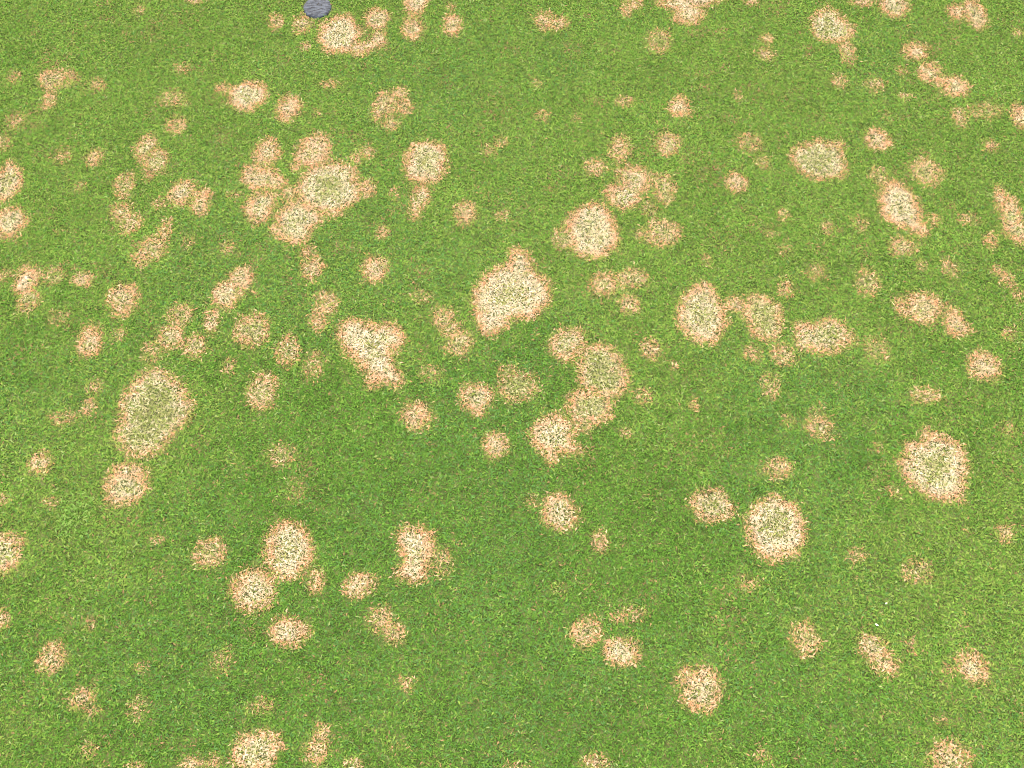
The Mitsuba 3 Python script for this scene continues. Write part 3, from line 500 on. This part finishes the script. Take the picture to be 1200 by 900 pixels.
turf, by_patch = [], {}
for number, kind in ((270_000, 'under'), (1_340_000, 'short'), (22_000, 'long'), (90_000, 'stub')):
    p = sow(number, 1.0 if kind == 'under' else 0.45)
    dead, core, which, green, best, sick = patch_field(p)
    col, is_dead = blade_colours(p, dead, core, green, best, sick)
    n = len(p)
    if kind == 'under':         # old broad leaves low in the sward
        length, width = U(0.006, 0.011, n), U(0.0020, 0.0030, n)
        a0, a1 = U(0.9, 1.4, n), U(1.3, 1.6, n)
        col = np.where(is_dead[:, None], col * 0.97, col)
    elif kind == 'short':
        length = np.where(is_dead, U(0.0030, 0.0056, n), U(0.0025, 0.0050, n))
        width = np.where(is_dead, U(0.0009, 0.0015, n), U(0.0009, 0.0014, n))
        a0 = np.where(is_dead, U(0.5, 1.3, n), U(0.1, 1.0, n))
        a1 = np.where(is_dead, U(1.2, 1.7, n), U(0.8, 1.6, n))
    elif kind == 'long':
        length, width = U(0.007, 0.013, n), U(0.0008, 0.0013, n)
        a0, a1 = np.where(is_dead, 1.0, 0.5) + U(-0.3, 0.2, n), U(1.3, 1.9, n)
        col = col * 1.08
    else:                       # dark ends added between the others, imitating the shade in the gaps
        length, width = U(0.0040, 0.0055, n), U(0.0013, 0.0021, n)
        a0, a1 = U(0.05, 0.5, n), U(1.2, 1.6, n)
        col = np.asarray(GAP_DARK)[rng.integers(0, 3, n)] * U(0.7, 1.3, n)[:, None]
    if kind == 'stub':
        keep = (rng.random(n) < 0.12) | ((core > 0.3) & (rng.random(n) < 0.45))
        p, col, which, length, width, a0, a1 = (x[keep] for x in (p, col, which, length, width, a0, a1))
    def make(i):
        return blades(p[i], col[i], length[i], width[i], a0[i], a1[i], 4 if kind == 'long' else 2)
    named = np.array([bool(q[4]) for q in PATCHES])
    home = np.where((which >= 0) & named[np.maximum(which, 0)], which, -1)
    turf.append(make(np.flatnonzero(home < 0)))
    o = np.argsort(home, kind='stable'); hs = home[o]
    for k in np.flatnonzero(named):
        i = o[np.searchsorted(hs, k):np.searchsorted(hs, k + 1)]
        if len(i):
            by_patch.setdefault(k, []).append(make(i))

v, f, c = join(turf)
scene['turf_grass'] = mikit.ply((v, f), 'blade_leaf', color=c)
labels['turf_grass'] = {'label': 'short mown green grass of the putting green', 'category': 'grass', 'kind': 'stuff'}

number = 0
for k in sorted(by_patch):
    key = 'dead_grass_patch' + (f'_{number:03d}' if number else '')
    v, f, c = join(by_patch[k])
    scene[key] = mikit.ply((v, f), 'blade_leaf', color=c)
    labels[key] = {'label': PATCHES[k][4], 'category': 'grass patch', 'group': 'dead grass patches on the green'}
    number += 1

# turf around the part one looks down on: one strip of it, laid down again and again
S = 0.8
m = 130_000
p = rng.uniform(-S / 2, S / 2, (m, 2))
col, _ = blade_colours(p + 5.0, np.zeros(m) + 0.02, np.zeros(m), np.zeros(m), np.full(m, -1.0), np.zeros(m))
v, f, c = blades(p + 50.0, col, U(0.005, 0.010, m), U(0.0014, 0.0024, m), U(0.3, 1.2, m), U(1.0, 1.6, m))
v = v - [50.0, 50.0, 0.0]
scene['turf_tile'] = {'type': 'shapegroup', 'blade': mikit.ply((v, f), 'blade_leaf', color=c)}
number = 0
for ix in range(-2, 3):
    for iy in range(-1, 3):
        if -1 <= ix <= 1 and 0 <= iy <= 1:
            continue
        number += 1
        scene[f'turf_grass__{number:03d}'] = {'type': 'instance', 'group': {'type': 'ref', 'id': 'turf_tile'},
            'to_world': T().translate([ix * S, Y0 + S / 2 + iy * S, 0]).rotate([0, 0, 1], 90.0 * ((ix * 3 + iy) % 4))}

# ---------------------------------------------------------------- the grey cap set in the turf at the top of the view
def cap_colour(p, n, uv):
    x, y = p.x - float(CAP[0]), p.y - float(CAP[1])
    streak = mikit.fbm(x * 90 + y * 60, y * 420 - x * 40, 1.0)
    blot = mikit.fbm(x * 160, y * 160, 8.0)
    base = mikit.mix((0.015, 0.018, 0.026), (0.056, 0.066, 0.086), mikit.smoothstep(0.3, 0.68, streak * 0.65 + blot * 0.35))
    return mikit.mix(base, (0.006, 0.006, 0.007), mikit.smoothstep(0.80, 0.90, mikit.noise(x * 330, y * 330, 2.0)))
scene['grey_plastic'] = {'type': 'principled', 'base_color': mikit.proc(cap_colour), 'roughness': 0.75, 'specular': 0.25}
prof = np.array([[0.0, 0.0046], [0.012, 0.0045], [0.022, 0.0041], [0.0275, 0.0034], [0.0298, 0.0022], [0.0310, 0.0004], [0.0310, -0.01]])
cap = trimesh.creation.revolve(prof[::-1], sections=56)
cv = np.array(cap.vertices)
cv[:, :2] *= (1 + 0.05 * (meshkit.noise(cv * 60, 4)[:, None] - 0.5))
cv[:, 2] += (meshkit.noise(cv * 130, 9) - 0.5) * 0.0008
cv[:, :2] += CAP
scene['marker_cap'] = mikit.ply((cv, np.array(cap.faces)), 'grey_plastic', smooth=40)
labels['marker_cap'] = {'label': 'scuffed dark grey round cap set in the turf at the top edge', 'category': 'marker'}

# ---------------------------------------------------------------- a coarse tuft and two scraps lying in the turf
m = 260
p = np.array([-0.7385, 0.5026]) + rng.normal(0, 0.019, (m, 2)).clip(-0.030, 0.030) * [0.8, 1.2]
col = np.array([(0.17, 0.30, 0.065), (0.13, 0.25, 0.045), (0.22, 0.32, 0.09)])[rng.integers(0, 3, m)] * U(0.85, 1.15, m)[:, None]
v, f, c = blades(p, col, U(0.006, 0.011, m), U(0.0012, 0.0019, m), U(0.2, 0.9, m), U(1.4, 2.1, m), 4, 0.0015)
scene['grass_tuft'] = mikit.ply((v, f), 'blade_leaf', color=c)
labels['grass_tuft'] = {'label': 'pale coarse grass tuft with broader curled blades near the left edge', 'category': 'grass tuft'}

scene['dry_petal'] = {'type': 'twosided', 'bsdf': {'type': 'diffuse', 'reflectance': {'type': 'rgb', 'value': [0.66, 0.62, 0.50]}}}
for key, (x, y), turn, size, label in (('petal_scrap', (0.6061, 0.3513), 0.5, 0.0022, 'tiny pale yellowish scrap lying on the grass, upper of two'),
                                       ('petal_scrap_001', (0.5855, 0.3169), -0.7, 0.0030, 'tiny white scrap lying on the grass just above a slanting tan patch')):
    s, w = np.meshgrid(np.linspace(-1, 1, 9), np.linspace(-1, 1, 5), indexing='ij')
    half = 0.42 * (1 - s ** 2) ** 0.6 + 0.03
    q = np.stack([s, w * half, 0.25 * s ** 2 + 0.35 * (w * half) ** 2], -1) * size
    a, b2 = math.cos(turn), math.sin(turn)
    q = np.stack([x + a * q[..., 0] - b2 * q[..., 1], y + b2 * q[..., 0] + a * q[..., 1], q[..., 2] + 0.0055], -1).reshape(-1, 3)
    q[:, 2] += relief(q[:, :2])
    i = np.arange(8)[:, None] * 5 + np.arange(4)[None]
    quads = np.stack([i, i + 5, i + 6, i + 1], -1).reshape(-1, 4)
    under = q - [0, 0, 0.0003]
    scene[key] = mikit.ply((np.vstack([q, under]), np.vstack([quads, quads[:, ::-1] + len(q)])), 'dry_petal')
    labels[key] = {'label': label, 'category': 'scrap', 'group': 'scraps lying on the grass'}
